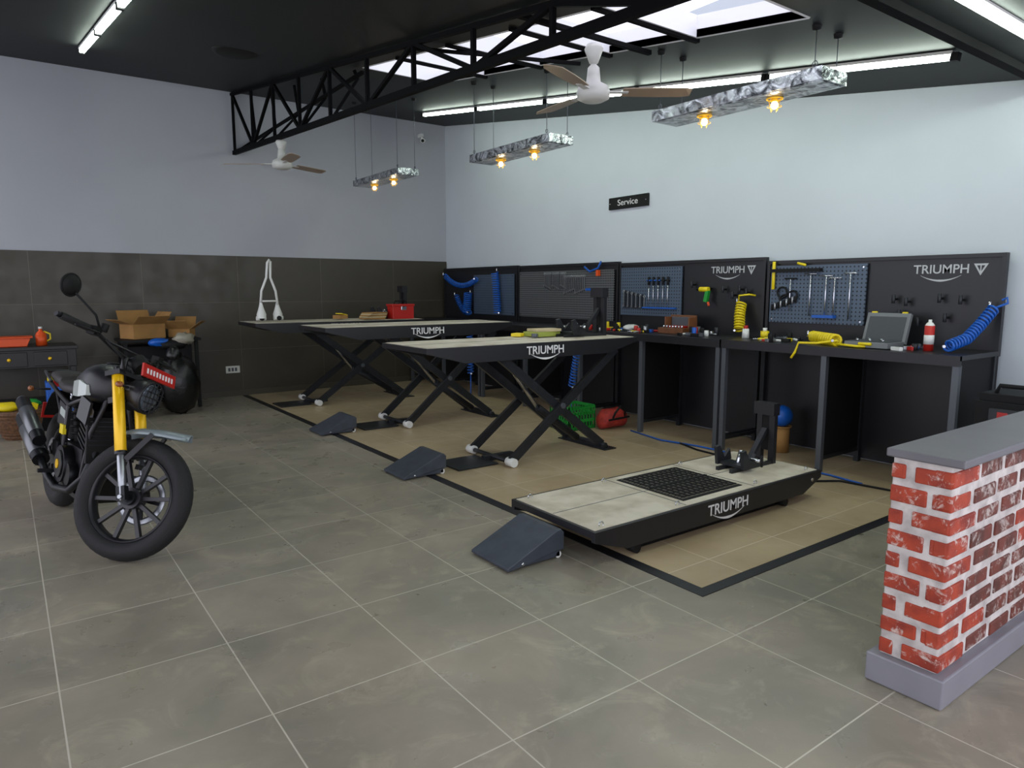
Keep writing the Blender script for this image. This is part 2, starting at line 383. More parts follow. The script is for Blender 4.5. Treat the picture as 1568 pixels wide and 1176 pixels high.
# ================================================================ WORKBENCHES
ZB=1.04; XF=5.34; XP=6.02
def swoosh(b,c,w,kind,m):
    out=[]
    for i in range(13):
        t=i/12; out.append(((t-.5)*w,-.14*w*(1-(2*t-1)**2),.048*w*(1-abs(2*t-1))+.002))
    for (s0,h0,t0),(s1,h1,t1) in zip(out,out[1:]):
        if kind=='y-': q=[(c[0]+s0,c[1],c[2]+h0-t0/2),(c[0]+s1,c[1],c[2]+h1-t1/2),(c[0]+s1,c[1],c[2]+h1+t1/2),(c[0]+s0,c[1],c[2]+h0+t0/2)]
        else: q=[(c[0],c[1]-s0,c[2]+h0-t0/2),(c[0],c[1]-s1,c[2]+h1-t1/2),(c[0],c[1]-s1,c[2]+h1+t1/2),(c[0],c[1]-s0,c[2]+h0+t0/2)]
        b.add(q,[(0,1,2,3)],m)
def wrench(b,y,z,L,m,x=XP-.045):
    b.bb(x,x+.006,y-.007,y+.007,z-L,z,m)
    b.torus((x+.003,y,z+.008),(1,0,0),.013,.005,m,12,6)
    b.prism([(y-.02,z-L-.03),(y-.006,z-L-.012),(y+.006,z-L-.012),(y+.02,z-L-.03),(y+.02,z-L+.002),(y-.02,z-L+.002)],'x',x,x+.006,m)
def arc3(p,q,sag,n=8):
    p=Vector(p);q=Vector(q); return [p.lerp(q,i/n)+Vector((0,0,-sag*4*(i/n)*(1-i/n))) for i in range(n+1)]
units=[(2.03,4.02),(4.04,6.02),(6.04,8.05),(8.07,10.12)]
plet=mat('panel_lettering_grey',rgb(180,182,185),.5)
for i,(y0,y1) in enumerate(units):
    b=MB('workbench')
    zt=[1.77,1.81,1.83,1.84][i]
    b.bb(XF,XP,y0,y1,ZB-.035,ZB,black)
    b.bb(XF-.005,XF+.03,y0,y1,ZB-.075,ZB-.002,black)
    for y in (y0+.025,(y0+y1)/2,y1-.025):
        b.bb(XF+.005,XF+.05,y-.022,y+.022,0.002,ZB-.07,greyst)
        b.bb(XP-.06,XP-.015,y-.022,y+.022,0.002,ZB-.03,steel_dk)
        b.bb(XF+.05,XP-.06,y-.015,y+.015,.1,.13,steel_dk)
    ym=(y0+y1)/2
    for yy in ([ym,y0+.025] if i==0 else [ym]): b.bb(XF+.05,XP-.06,yy-.008,yy+.008,.13,ZB-.035,matblack)
    b.bb(XP-.014,XP,y0,y1,.03,ZB-.035,black)
    b.bb(XP,XP+.03,y0,y1,ZB-.04,zt,black)
    b.bb(XP-.02,XP,y0,y1,zt-.03,zt,black)
    for y in (y0,y1-.03): b.bb(XP-.02,XP,y,y+.03,ZB,zt-.03,black)
    pb=[(3.05,3.97,1.19,1.72,peg_slate),(5.06,5.98,1.20,1.75,peg_slate),(6.10,8.00,1.12,1.74,peg_grey),(8.14,9.2,1.12,1.72,peg_slate)][i]
    b.bb(XP-.03,XP-.015,pb[0],pb[1],pb[2],pb[3],pb[4])
    for y in (pb[0]+.03,pb[1]-.03):
        for z in (pb[2]+.03,pb[3]-.03): b.cyl((XP-.034,y,z),(XP-.03,y,z),.008,chrome,8)
    if i<2:
        c=y0+.42; cz=zt-.115
        swoosh(b,(XP-.0025,c+.03,cz-.045),.3,'x-',plet)
        c2=c-.25
        b.add([(XP-.003,c2+.05,cz+.04),(XP-.003,c2-.05,cz+.04),(XP-.003,c2,cz-.05)],[(0,1,2)],plet)
        b.add([(XP-.004,c2+.028,cz+.026),(XP-.004,c2-.028,cz+.026),(XP-.004,c2,cz-.026)],[(0,1,2)],black)
        b.add([(XP-.005,c2+.004,cz+.026),(XP-.005,c2-.004,cz+.026),(XP-.005,c2-.004,cz-.026),(XP-.005,c2+.004,cz-.026)],[(0,1,2,3)],plet)
    if i==0:
        for y,z,L in ((3.75,1.6,.3),(3.55,1.64,.38),(3.40,1.62,.36),(3.32,1.6,.34),(3.18,1.64,.4)):
            b.cyl((XP-.05,y,z-L),(XP-.05,y,z),.006,chrome,8); b.cyl((XP-.05,y-.06,z),(XP-.05,y+.06,z),.007,chrome if y<3.6 else matblack,8)
        for k in range(9):
            y=3.93-k*.03; b.cyl((XP-.05,y,1.3+.01*k),(XP-.05,y,1.36+.01*k),.011,silver if k%2 else matblack,10)
        b.torus((XP-.05,3.83,1.47),(1,0,0),.05,.009,matblack,24,8); b.torus((XP-.05,3.72,1.44),(1,0,0),.045,.009,matblack,24,8); b.torus((XP-.05,3.8,1.40),(1,0,0),.05,.008,matblack,24,8)
        b.bb(XP-.08,XP-.03,3.45,3.95,1.66,1.69,matblack); b.bb(XP-.085,XP-.03,3.3,3.5,1.245,1.27,blue)
        b.cyl((XP-.05,3.93,1.5),(XP-.05,3.93,1.76),.015,yellow,10); b.cyl((XP-.06,3.6,1.72),(XP-.06,3.68,1.74),.012,yellow,8)
        for y,z in ((2.8,1.42),(2.7,1.40),(2.45,1.43),(2.3,1.42),(2.75,1.3),(2.4,1.28),(2.6,1.24)):
            b.cyl((XP-.002,y,z),(XP-.06,y,z),.01,matblack,8); b.cyl((XP-.06,y,z-.035),(XP-.06,y,z+.035),.014,steel_dk,8)
        b.coil([(5.93,2.06,1.36),(5.82,2.10,1.24),(5.68,2.13,1.14),(5.5,2.18,1.09)],.036,18,.009,blue)
        b.tube([(5.95,2.02,1.42),(5.96,1.99,1.44),(5.95,1.98,1.40),(5.93,2.06,1.36)],.009,blue)
        b.coil([(5.72,3.35,1.09),(5.6,3.2,1.09),(5.45,2.98,1.09)],.042,12,.011,yellow)
        b.tube([(5.42,2.96,1.09),(5.36,3.1,1.065),(5.34,3.25,1.06),(5.325,3.27,.98),(5.32,3.3,.93)],.01,yellow); b.tube([(5.45,2.98,1.06),(5.42,2.8,1.055),(5.5,2.7,1.055)],.01,yellow)
    if i==1:
        for k in range(11): wrench(b,5.92-k*.033,1.47-.006*k,.16-.005*k,steel_dk if k%2 else silver)
        for k in range(5):
            y=5.52-k*.07; b.cyl((XP-.05,y,1.3),(XP-.05,y,1.55),.004,chrome,6); b.cyl((XP-.05,y,1.55),(XP-.05,y,1.64),.012,matblack,10)
            b.cyl((XP-.05,y-.03,1.6),(XP-.05,y+.03,1.6),.008,blue if k<3 else matblack,8)
        b.bb(XP-.07,XP-.03,5.12,5.6,1.285,1.3,blue)
        y=4.68; b.cyl((XP-.08,y+.09,1.50),(XP-.08,y-.02,1.50),.026,yellow); b.cyl((XP-.08,y+.13,1.50),(XP-.08,y+.09,1.50),.015,matblack); b.box((XP-.08,y,1.43),(.036,.04,.12),green,Euler((.2,0,0))); b.cyl((XP-.08,y-.02,1.37),(XP-.08,y-.03,1.33),.012,orange); b.cyl((XP-.002,y,1.51),(XP-.08,y,1.51),.008,matblack,8)
        for y,z in ((4.30,1.50),(4.22,1.47),(4.38,1.44),(4.9,1.55),(4.5,1.5)):
            b.cyl((XP-.002,y,z),(XP-.06,y,z),.01,matblack,8); b.cyl((XP-.06,y,z-.035),(XP-.06,y,z+.035),.014,steel_dk,8)
        b.coil([(5.95,4.26,1.36),(5.9,4.24,1.25),(5.85,4.2,1.1)],.045,10,.010,yellow)
        b.tube([(XP-.05,4.12,1.44),(5.9,4.14,1.45),(5.88,4.24,1.44),(5.93,4.28,1.38)],.009,yellow)
    if i==2:
        for k in range(14): wrench(b,7.42-k*.03-.02*(k//5),1.70,.14+.012*(k%5),silver)
        for k in range(12): wrench(b,7.0-k*.035,1.66,.2-.01*(k%6),silver)
        b.box((XP-.06,6.35,1.70),(.04,.04,.07),orange); b.tube([(XP-.06,6.6,1.78),(XP-.06,6.5,1.72),(XP-.06,6.35,1.76),(XP-.06,6.3,1.84)],.012,blue); b.box((XP-.06,6.45,1.5),(.05,.2,.03),blue)
    if i==3:
        b.coil(arc3((XP-.1,9.95,1.72),(XP-.1,9.0,1.66),.13),.035,24,.008,blue)
        b.coil([(XP-.1,8.52,1.75),(XP-.1,8.48,1.5),(XP-.12,8.42,1.15)],.05,18,.009,blue)
        b.coil(arc3((XP-.1,9.6,1.4),(XP-.1,9.2,1.15),.1),.035,14,.008,blue)
        b.coil([(XP-.1,9.25,1.45),(XP-.1,9.3,1.15)],.06,10,.01,blue)
    o=b.done(.002)
    if i<2: text('panel_lettering','TRIUMPH',.098,(XP-.003,c+.03,cz),'x-',plet,o,sx=1.0,off=.001)

b=MB('air_hose_coil'); b.coil([(5.22,5.85,.93),(5.2,5.95,.4)],.035,16,.008,blue); b.tube([(5.2,5.93,.4),(5.2,5.96,.1),(5.24,5.98,.012),(5.3,6.02,.012)],.008,blue); b.done()
b=MB('air_hose_coil'); b.coil([(5.2,8.1,.95),(5.15,8.0,.35)],.04,16,.008,blue); b.tube([(5.15,8.0,.35),(5.15,8.0,.1),(5.18,8.05,.012),(5.25,8.1,.012)],.008,blue); b.done()

b=MB('tool_case'); y0,y1=2.58,2.92; zz=ZB+.006
gc=mat('grey_case',rgb(112,116,118),.45); gd=mat('case_foam',rgb(66,70,74),.6)
b.bb(5.45,5.72,y0,y1,zz,zz+.045,gc); b.bb(5.465,5.705,y0+.015,y1-.015,zz+.045,zz+.05,gd)
b.box((5.78,(y0+y1)/2,zz+.14),(.04,y1-y0,.25),gc,Euler((0,math.radians(18),0))); b.box((5.757,(y0+y1)/2,zz+.14),(.008,y1-y0-.05,.2),gd,Euler((0,math.radians(18),0)))
b.cyl((5.44,y0+.12,zz+.03),(5.44,y1-.12,zz+.03),.012,yellow,8)
for k in range(10): b.cyl((5.5+.045*(k%4),y0+.06+.025*k,zz+.05),(5.5+.045*(k%4),y0+.06+.025*k,zz+.065),.011,chrome,8)
for yy in (y0+.05,y1-.05): b.box((5.81,yy,zz+.26),(.02,.04,.03),yellow)
b.done(.004)
b=MB('wooden_tool_box'); wd=mat('box_wood',rgb(120,74,42),.5,var=.3,scale=12)
b.bb(5.62,5.85,4.72,5.05,ZB+.001,ZB+.06,wd)
b.bb(5.82,5.85,4.72,5.05,ZB+.05,ZB+.19,wd)
for yy in (4.72,5.035): b.bb(5.72,5.85,yy,yy+.015,ZB+.05,ZB+.17,wd)
b.bb(5.80,5.82,4.75,5.02,ZB+.07,ZB+.17,greyst)
for k in range(7): b.cyl((5.66,4.76+.04*k,ZB+.06),(5.66,4.76+.04*k,ZB+.085),.012,chrome,8)
b.bb(5.70,5.8,4.78,5.0,ZB+.06,ZB+.08,red)
b.done(.003)
b=MB('spray_can'); b.cyl((5.62,2.36,ZB+.001),(5.62,2.36,ZB+.19),.034,red,20); b.lathe([(.034,0),(.02,.022),(.012,.025),(.012,.045),(0,.045)],(5.62,2.36,ZB+.19),(0,0,1),whitep); b.cyl((5.62,2.36,ZB+.05),(5.62,2.36,ZB+.12),.0348,whitep,20); b.done()
def clutter(n,yr,seed):
    b=MB('hand_tool_pile'); random.seed(seed)
    cols=[matblack,steel_dk,silver,red,yellow,blue,whitep,greyst,matblack,chrome]
    for i in range(n):
        y=random.uniform(*yr); x=random.uniform(5.42,5.82); m=random.choice(cols)
        t=random.random(); a=random.uniform(0,3.14); dx,dy=math.cos(a),math.sin(a)
        L=random.uniform(.03,.08)
        if t<.4: b.box((x,y,ZB+.016),(L*1.6,L*.6,.028),m,Euler((0,0,a)))
        elif t<.75: b.cyl((x-dx*L,y-dy*L,ZB+.013),(x+dx*L,y+dy*L,ZB+.013),.011,m,8); b.cyl((x+dx*L,y+dy*L,ZB+.013),(x+dx*L*1.7,y+dy*L*1.7,ZB+.013),.005,chrome,6)
        else: b.cyl((x,y,ZB+.001),(x,y,ZB+.04+.05*random.random()),.022,m,12)
    b.done(.002)
clutter(22,(3.5,3.75),1) ; clutter(24,(4.35,4.62),2); clutter(18,(5.15,5.32),4); clutter(26,(5.55,5.95),5); clutter(8,(2.44,2.52),9)
b=MB('spray_bottle'); b.cyl((5.7,4.02,ZB+.001),(5.7,4.02,ZB+.09),.035,whitep,16,.03); b.cyl((5.7,4.02,ZB+.09),(5.7,4.02,ZB+.12),.02,red,12); b.cyl((5.8,3.88,ZB+.001),(5.8,3.88,ZB+.07),.04,yellow,16); b.cyl((5.8,3.88,ZB+.07),(5.8,3.88,ZB+.1),.02,whitep,12); b.done()
b=MB('cloth_rag'); b.sph((5.62,5.44,ZB+.04),(.1,.07,.035),whitep,14,8,.12); b.done()

# ================================================================ LIFTS
def lift(name,yc,x0,L,zt,clamp=True,mesh_panel=False,fx0=3.37,fx1=4.5):
    b=MB(name); w=.38; y0,y1=yc-w,yc+w; x1=x0+L
    if zt<.4: prof=[(x0,zt),(x1,zt),(x1,zt-.05),(x1-.22,zt-.14),(x0+.25,zt-.14),(x0,zt-.06)]
    else: prof=[(x0,zt),(x1,zt),(x1,zt-.04),(x1-.35,zt-.13),(x0+.35,zt-.13),(x0,zt-.04)]
    b.prism(prof,'y',y0,y0+.03,black); b.prism(prof,'y',y1-.03,y1,black)
    b.bb(x0,x0+.03,y0+.03,y1-.03,zt-.04,zt,black); b.bb(x1-.03,x1,y0+.03,y1-.03,zt-.04,zt,black)
    b.bb(x0+.02,x1-.02,y0+.025,y1-.025,zt-.03,zt+.004,deck)
    b.bb(x0+.02,x1-.02,yc-.003,yc+.003,zt+.004,zt+.0055,greyst)
    if mesh_panel:
        b.bb(3.29,3.88,yc-.29,yc+.29,zt+.0035,zt+.008,matblack)
        b.bb(3.31,3.87,yc-.27,yc+.27,zt+.006,zt+.011,grate)
        for k in range(12): b.bb(3.33+.047*k,3.345+.047*k,yc-.26,yc+.26,zt+.01,zt+.016,matblack)
        for k in range(11): b.bb(3.32,3.865,yc-.25+.05*k-.005,yc-.25+.05*k+.005,zt+.01,zt+.016,matblack)
        b.bb(3.31,3.87,yc-.012,yc+.012,zt+.01,zt+.018,matblack)
        b.bb(3.24,3.245,y0+.03,y1-.03,zt+.004,zt+.006,greyst); b.bb(3.93,3.935,y0+.03,y1-.03,zt+.004,zt+.006,greyst)
        for xx,yy in ((x0+.1,y0+.06),(x0+.1,y1-.06),(3.2,y0+.06),(3.2,y1-.06),(3.98,y0+.06),(3.98,y1-.06),(x1-.1,y0+.06)):
            b.torus((xx,yy,zt+.012),(0,1,0),.016,.004,chrome,12,6)
    if clamp:
        cx=x1-.12
        b.bb(cx-.5,cx+.02,yc-.07,yc-.045,zt+.004,zt+.03,steel_dk); b.bb(cx-.5,cx+.02,yc+.045,yc+.07,zt+.004,zt+.03,steel_dk)
        b.bb(cx-.02,cx+.02,yc-.075,yc-.03,zt+.004,zt+.38,black); b.bb(cx-.02,cx+.02,yc+.03,yc+.075,zt+.004,zt+.38,black)
        b.bb(cx-.015,cx+.015,yc-.03,yc+.03,zt+.1,zt+.38,matblack)
        b.bb(cx-.05,cx+.025,yc-.085,yc+.085,zt+.37,zt+.46,black)
        b.bar((cx-.22,yc,zt+.03),(cx-.02,yc,zt+.26),.04,.03,steel_dk)
        for s in (-1,1):
            b.prism([(cx-.44,zt+.03),(cx-.36,zt+.03),(cx-.28,zt+.05),(cx-.30,zt+.13),(cx-.36,zt+.075),(cx-.42,zt+.17),(cx-.46,zt+.16)],'y',yc+s*.11-.012,yc+s*.11+.012,steel_dk)
        b.bb(cx-.42,cx-.3,yc-.12,yc+.12,zt+.03,zt+.05,steel_dk)
        b.cyl((cx-.36,yc-.2,zt+.1),(cx-.36,yc-.12,zt+.1),.012,chrome,10); b.cyl((cx-.36,yc-.21,zt+.06),(cx-.36,yc-.21,zt+.14),.008,matblack,8)
        b.cyl((cx-.34,yc+.0,zt+.03),(cx-.30,yc+.0,zt+.13),.02,chrome,10)
    if zt>.4:
        zu=zt-.1; xu0,xu1=x0+.75,x0+L-.45
        for s in (-1,1):
            yo=yc+s*.30; yi=yc+s*.24
            b.bar((fx0+.02,yo,.045),(xu1+.25,yo,zu),.035,.075,steel_dk)
            b.bar((fx1,yi,.045),(xu0,yi,zu),.035,.075,steel_dk)
            b.cyl((fx0+.02,yo-.04*s,.045),(fx0+.02,yo+.055*s,.045),.038,whitep,18)
            b.bb(xu0-.1,xu1+.3,yi-.02,yi+.02,zu-.01,zu+.04,steel_dk)
            mx=fx0+(xu1+.25-fx0)*.52
            b.cyl((mx-.06,yo-.02*s,zu*.5),(mx-.06,yo+.03*s,zu*.5),.025,greyst,14)
        b.cyl((fx0+.02,yc-.3,.045),(fx0+.02,yc+.3,.045),.02,steel_dk,12)
        b.cyl((fx1,yc-.3,.045),(fx1,yc+.3,.045),.022,steel_dk,12)
        b.bb(fx1-.05,fx1+.1,yc-.34,yc+.34,.004,.014,steel_dk); b.bb(fx1-.03,fx1+.03,yc-.3,yc+.3,.01,.04,steel_dk)
        b.bb(fx0-.42,fx0-.02,yc-.17,yc+.2,.004,.018,steel_dk)
        b.bb(fx0-.06,fx0+.25,yc-.03,yc+.03,.004,.05,steel_dk)
        b.cyl((fx1-.1,yc,.08),((fx0+fx1)/2-.02,yc,.42),.035,steel_dk,14); b.cyl(((fx0+fx1)/2-.02,yc,.42),(xu0+.25,yc,zu-.08),.018,chrome,12)
    else:
        b.bb(x0+.35,x1-.3,yc-.3,yc+.3,.004,.06,matblack)
        for xx in (x0+.35,x1-.4):
            for s in (-1,1): b.cyl((xx,yc+s*.36,.035),(xx,yc+s*.30,.035),.03,matblack,12)
        b.cyl((x1-.12,y0-.006,zt-.05),(x1-.12,y0,zt-.05),.014,chrome,12)
    swoosh(b,(x0+1.15,y0-.002,zt-.09),.33,'y-',letter)
    o=b.done(.003)
    text('lift_lettering','TRIUMPH',.098,(x0+1.15,y0-.002,zt-.065),'y-',letter,o,sx=1.0,off=.001)
    return o
lift('motorcycle_lift',3.00,2.47,2.22,.205,True,True)
lift('motorcycle_lift',4.95,2.55,2.25,1.055)
lift('motorcycle_lift',6.97,2.55,2.28,1.12,False,fx0=3.45,fx1=4.6)
lift('motorcycle_lift',8.95,2.45,2.3,1.09,fx0=3.2,fx1=4.5)

def ramp(name,x0,yc,L=.39,h=.17,w=.36):
    b=MB(name); y0,y1=yc-w/2,yc+w/2
    b.prism([(x0,.008),(x0+.03,.008),(x0+L-.05,.05),(x0+L,.05),(x0+L,h-.02),(x0+L-.02,h),(x0+L-.05,h),(x0,.025)],'y',y0,y1,slate)
    b.prism([(x0+.1,.01),(x0+L-.02,.01),(x0+L-.02,.06),(x0+.1,.05)],'y',y0+.01,y0+.03,slate); b.prism([(x0+.1,.01),(x0+L-.02,.01),(x0+L-.02,.06),(x0+.1,.05)],'y',y1-.03,y1-.01,slate)
    for s in (y0+.01,y1-.03): 
        b.cyl((x0+L-.03,s,.022),(x0+L-.03,s+.02,.022),.022,whitep,12)
    b.cyl((x0+.1,y0-.004,.03),(x0+.1,y0+.01,.03),.01,chrome,10)
    b.done(.004)
ramp('loading_ramp',2.06,3.03)
ramp('loading_ramp',2.45,4.97)
ramp('loading_ramp',2.55,6.98)

b=MB('paddock_stand'); x,y,z=2.80,9.15,1.10
for s in (-1,1):
    b.lathe([(.055,0),(.06,.05),(.03,.14),(.016,.2)],(x+s*.11,y+s*.02,z+.03),(0,0,1),whitep,16)
    b.cyl((x+s*.11-.06,y,z+.03),(x+s*.11+.06,y,z+.03),.028,whitep,12)
    b.cyl((x+s*.11,y-.05,z+.03),(x+s*.11,y-.03,z+.03),.03,matblack,12)
b.tube([(x-.11,y,z+.2),(x-.09,y,z+.38),(x-.02,y,z+.55),(x+.0,y,z+.74),(x+.03,y,z+.78)],.016,whitep)
b.tube([(x+.11,y,z+.2),(x+.09,y,z+.38),(x+.03,y,z+.55),(x+.04,y,z+.76)],.016,whitep)
b.cyl((x-.1,y,z+.25),(x+.1,y,z+.25),.012,whitep,10)
b.done()
b=MB('red_tool_box'); b.bb(4.3,4.62,8.62,8.8,1.098,1.27,red); b.bb(4.29,4.63,8.61,8.81,1.27,1.30,red); b.tube([(4.36,8.71,1.30),(4.38,8.71,1.34),(4.54,8.71,1.34),(4.56,8.71,1.30)],.008,matblack); b.bb(4.42,4.5,8.6,8.61,1.22,1.27,chrome); b.done(.006)
b=MB('manual_stack')
for k in range(5): b.box((4.05+.01*k,8.75,1.112+.018*k),(.3,.2,.016),paper if k%2 else card,Euler((0,0,.1*k)))
b.box((3.7,9.0,1.13),(.16,.13,.05),card,Euler((0,0,.5))); b.box((3.72,9.0,1.165),(.13,.11,.012),yellow,Euler((0,.2,.5)))
b.done(.002)
b=MB('parts_box_stack')
b.box((4.08,5.1,1.088),(.3,.2,.044),mat('green_box',rgb(150,160,70),.6),Euler((0,0,.15))); b.box((4.1,5.09,1.123),(.28,.17,.025),paper,Euler((0,0,-.1)))
b.box((3.88,5.2,1.08),(.12,.1,.03),yellow,Euler((0,0,.5))); b.cyl((3.9,4.98,1.064),(3.9,4.98,1.10),.03,greyst,14); b.cyl((4.4,5.18,1.064),(4.4,5.18,1.15),.03,whitep,14)
b.box((4.28,5.12,1.08),(.06,.12,.03),red,Euler((0,0,.3)))
b.done(.003)

b=MB('green_crate'); x0,x1,y0,y1,h=4.75,5.13,5.47,5.79,.26
for z in (.004,.085,.165,h-.03):
    b.bb(x0,x1,y0,y0+.012,z,z+.03,green); b.bb(x0,x1,y1-.012,y1,z,z+.03,green); b.bb(x0,x0+.012,y0,y1,z,z+.03,green); b.bb(x1-.012,x1,y0,y1,z,z+.03,green)
for k in range(10):
    xx=x0+(x1-x0-.012)*k/9; b.bb(xx,xx+.012,y0,y0+.01,.004,h,green); b.bb(xx,xx+.012,y1-.01,y1,.004,h,green)
for k in range(9):
    yy=y0+(y1-y0-.012)*k/8; b.bb(x0,x0+.01,yy,yy+.012,.004,h,green); b.bb(x1-.01,x1,yy,yy+.012,.004,h,green)
b.bb(x0,x1,y0,y1,.004,.012,green); b.bb(x0+.02,x1-.02,y0+.02,y1-.02,.012,.15,mat('crate_rags',rgb(60,70,60),.9,var=.6,scale=20,bump=.8))
b.done()
b=MB('red_duffel_bag')
def bagring(x,r): return [(x,5.36+math.cos(t)*r*1.0,.012+max(0,(1+math.sin(t)))*r*.95) for t in [2*math.pi*k/16 for k in range(16)]]
b.loft([bagring(5.10,.05),bagring(5.12,.09),bagring(5.18,.115),bagring(5.26,.108),bagring(5.34,.118),bagring(5.41,.1),bagring(5.44,.05)],redbag)
b.tube([(5.18,5.26,.12),(5.2,5.23,.2),(5.27,5.24,.25),(5.34,5.23,.2),(5.36,5.26,.12)],.012,matblack); b.bar((5.12,5.245,.12),(5.42,5.245,.13),.012,.02,matblack); b.bar((5.12,5.36,.232),(5.42,5.36,.232),.02,.008,matblack)
b.done()
b=MB('blue_helmet'); b.sph((5.75,3.62,.34),(.1,.09,.1),blue,18,12); b.cyl((5.75,3.62,.005),(5.75,3.62,.24),.07,card,16); b.lathe([(.07,0),(.085,.01),(.085,.02)],(5.75,3.62,.23),(0,0,1),card); b.done()
b=MB('air_hose_line')
b.tube([(5.3,5.1,.012),(5.2,4.6,.012),(5.28,4.2,.012),(5.3,3.7,.012),(5.25,3.4,.012),(5.3,2.9,.012),(5.25,2.6,.012)],.008,blue)
b.tube([(4.8,2.9,.012),(4.9,3.0,.012),(5.1,3.3,.012),(5.15,4.1,.012),(5.25,4.4,.012)],.009,matblack)
b.tube([(4.9,2.95,.012),(5.2,2.75,.012),(5.25,2.4,.012),(5.28,2.2,.012)],.008,matblack)
b.done()

b=MB('battery_charger'); b.bb(5.12,5.66,1.36,1.84,.1,.78,matblack); b.box((5.39,1.60,.805),(.5,.44,.05),matblack); b.tube([(5.2,1.45,.82),(5.2,1.47,.88),(5.2,1.73,.88),(5.2,1.75,.82)],.014,matblack)
b.bb(5.10,5.12,1.45,1.75,.60,.74,steel_dk); b.bb(5.095,5.10,1.64,1.70,.68,.72,red); b.bb(5.095,5.10,1.48,1.6,.64,.68,whitep)
for xx in (5.18,5.6):
    for yy in (1.42,1.78): b.cyl((xx,yy,.05),(xx+.03,yy,.05),.05,rubber,16)
b.bb(5.14,5.64,1.40,1.80,.08,.1,matblack)
b.done(.01)
b=MB('wall_cable'); b.tube([(XW-.012,1.82,1.36),(XW-.012,1.70,1.3),(XW-.012,1.68,1.0),(XW-.012,1.72,.6),(XW-.012,1.8,.3)],.008,whitep); b.done()

# ================================================================ BRICK HALF WALL
b=MB('brick_half_wall'); X0,X1,Y0,Y1=2.625,4.9,.985,1.195
b.bb(X0-.03,X1,Y0-.035,Y1+.03,.002,.115,plinth_m)
b.bb(X0+.003,X1,Y0+.003,Y1-.003,.115,.888,mortar_m)
random.seed(11)
H=.0855
for r in range(9):
    z=.124+r*H; hb=H-.028
    segs=[(Y0,Y0+.128),(Y0+.158,Y1)] if r%2==0 else [(Y0,Y0+.05),(Y0+.08,Y1)]
    j=lambda: random.uniform(-.004,.004)
    for a,c in segs:
        b.box((X0+.03+j()*.5,(a+c)/2,z+hb/2+j()),(.066,c-a-.002,hb+j()),brickA,Euler((j()*5,0,j()*2)))
    x=X0+.064; first=True
    L0=.1 if r%2 else .15
    while x<X1-.05:
        L=L0 if first else .19; 
        L=min(L,X1-x)
        a=X0 if first else x; first=False
        b.box(((a+x+L)/2+j()*.3,Y0+.03+j()*.6,z+hb/2+j()),(x+L-a,.066,hb+j()),brickA if (a==X0 or random.random()<.2) else brickB,Euler((0,j()*4,0)))
        b.box(((x+x+L)/2,Y1-.03,z+hb/2),(L,.066,hb),brickB)
        x+=L+.032
b.bb(X0-.02,X1,Y0-.04,Y1+.015,.888,.92,counter)
o=b.done(.006,2)

# ================================================================ LEFT CORNER CLUTTER
b=MB('side_desk'); wdk=mat('desk_dark',rgb(20,19,19),.35)
b.bb(-.6,.68,9.45,10.05,.82,.86,wdk); b.bb(-.58,.66,9.48,10.0,.62,.82,wdk)
for x in (-.36,.02,.40): 
    b.bb(x-.15,x+.17,9.465,9.48,.64,.80,wdk); b.sph((x,9.455,.72),.02,gold,10,6)
for x in (-.56,.60):
    for y in (9.5,9.94): b.bb(x,x+.05,y,y+.05,0.002,.62,wdk)
b.bb(-.5,.6,9.55,9.95,.2,.23,wdk)
b.done(.004)
b=MB('orange_tray'); b.prism([(-.1,.862),(.2,.862),(.24,.96),(-.14,.96)],'y',9.55,9.8,orange); b.bb(-.16,.26,9.53,9.82,.955,.97,orange); b.done(.004)
b=MB('oil_can'); b.cyl((.34,9.65,.862),(.34,9.65,.98),.055,orange,20); b.lathe([(.055,0),(.04,.03),(.018,.05),(.018,.08),(0,.08)],(.34,9.65,.98),(0,0,1),orange); b.cyl((.34,9.65,1.05),(.34,9.65,1.075),.02,whitep,12); b.tube([(.38,9.65,.9),(.43,9.65,.93),(.43,9.65,.99),(.37,9.65,1.02)],.01,yellow); b.done()
b=MB('wicker_basket'); bx,by=.06,8.55
b.lathe([(.14,0),(.20,.12),(.23,.26),(.24,.30),(.22,.30),(.19,.14),(.12,.02),(0,.02)],(bx,by,.002),(0,0,1),wicker,28)
for k in range(8): b.torus((bx,by,.03+.034*k),(0,0,1),.155+.011*k,.009,wicker,28,6)
b.sph((bx-.1,by-.03,.33),(.12,.1,.05),yellow,14,8,.12); b.sph((bx+.08,by+.05,.34),(.11,.09,.05),green,14,8,.1); b.box((bx+.08,by-.11,.34),(.14,.08,.06),yellow,Euler((.1,.2,.4)))
b.done()
b=MB('blue_jerry_can'); b.bb(.32,.60,8.95,9.2,.002,.5,blue); b.cyl((.37,9.07,.5),(.37,9.07,.55),.03,yellow,12); b.tube([(.42,9.07,.5),(.44,9.07,.56),(.53,9.07,.56),(.55,9.07,.5)],.014,blue); b.done(.03,3)
b=MB('yellow_bucket'); b.lathe([(0,0),(.11,0),(.14,.24),(.147,.25),(.135,.25),(.1,.02)],(.62,8.3,.002),(0,0,1),yellow,24); b.tube([(.48,8.3,.25),(.51,8.2,.33),(.62,8.16,.36),(.73,8.2,.33),(.76,8.3,.25)],.004,chrome,6); b.done()
b=MB('storage_rack')
for x in (1.15,1.95):
    for y in (9.5,10.0): b.bb(x,x+.04,y,y+.04,.002,.86,matblack)
b.bb(1.12,2.02,9.47,10.07,.86,.89,matblack); b.bb(1.15,1.98,9.5,10.03,.3,.32,matblack); b.bb(1.2,1.93,9.6,10.0,.325,.8,matblack); b.done()
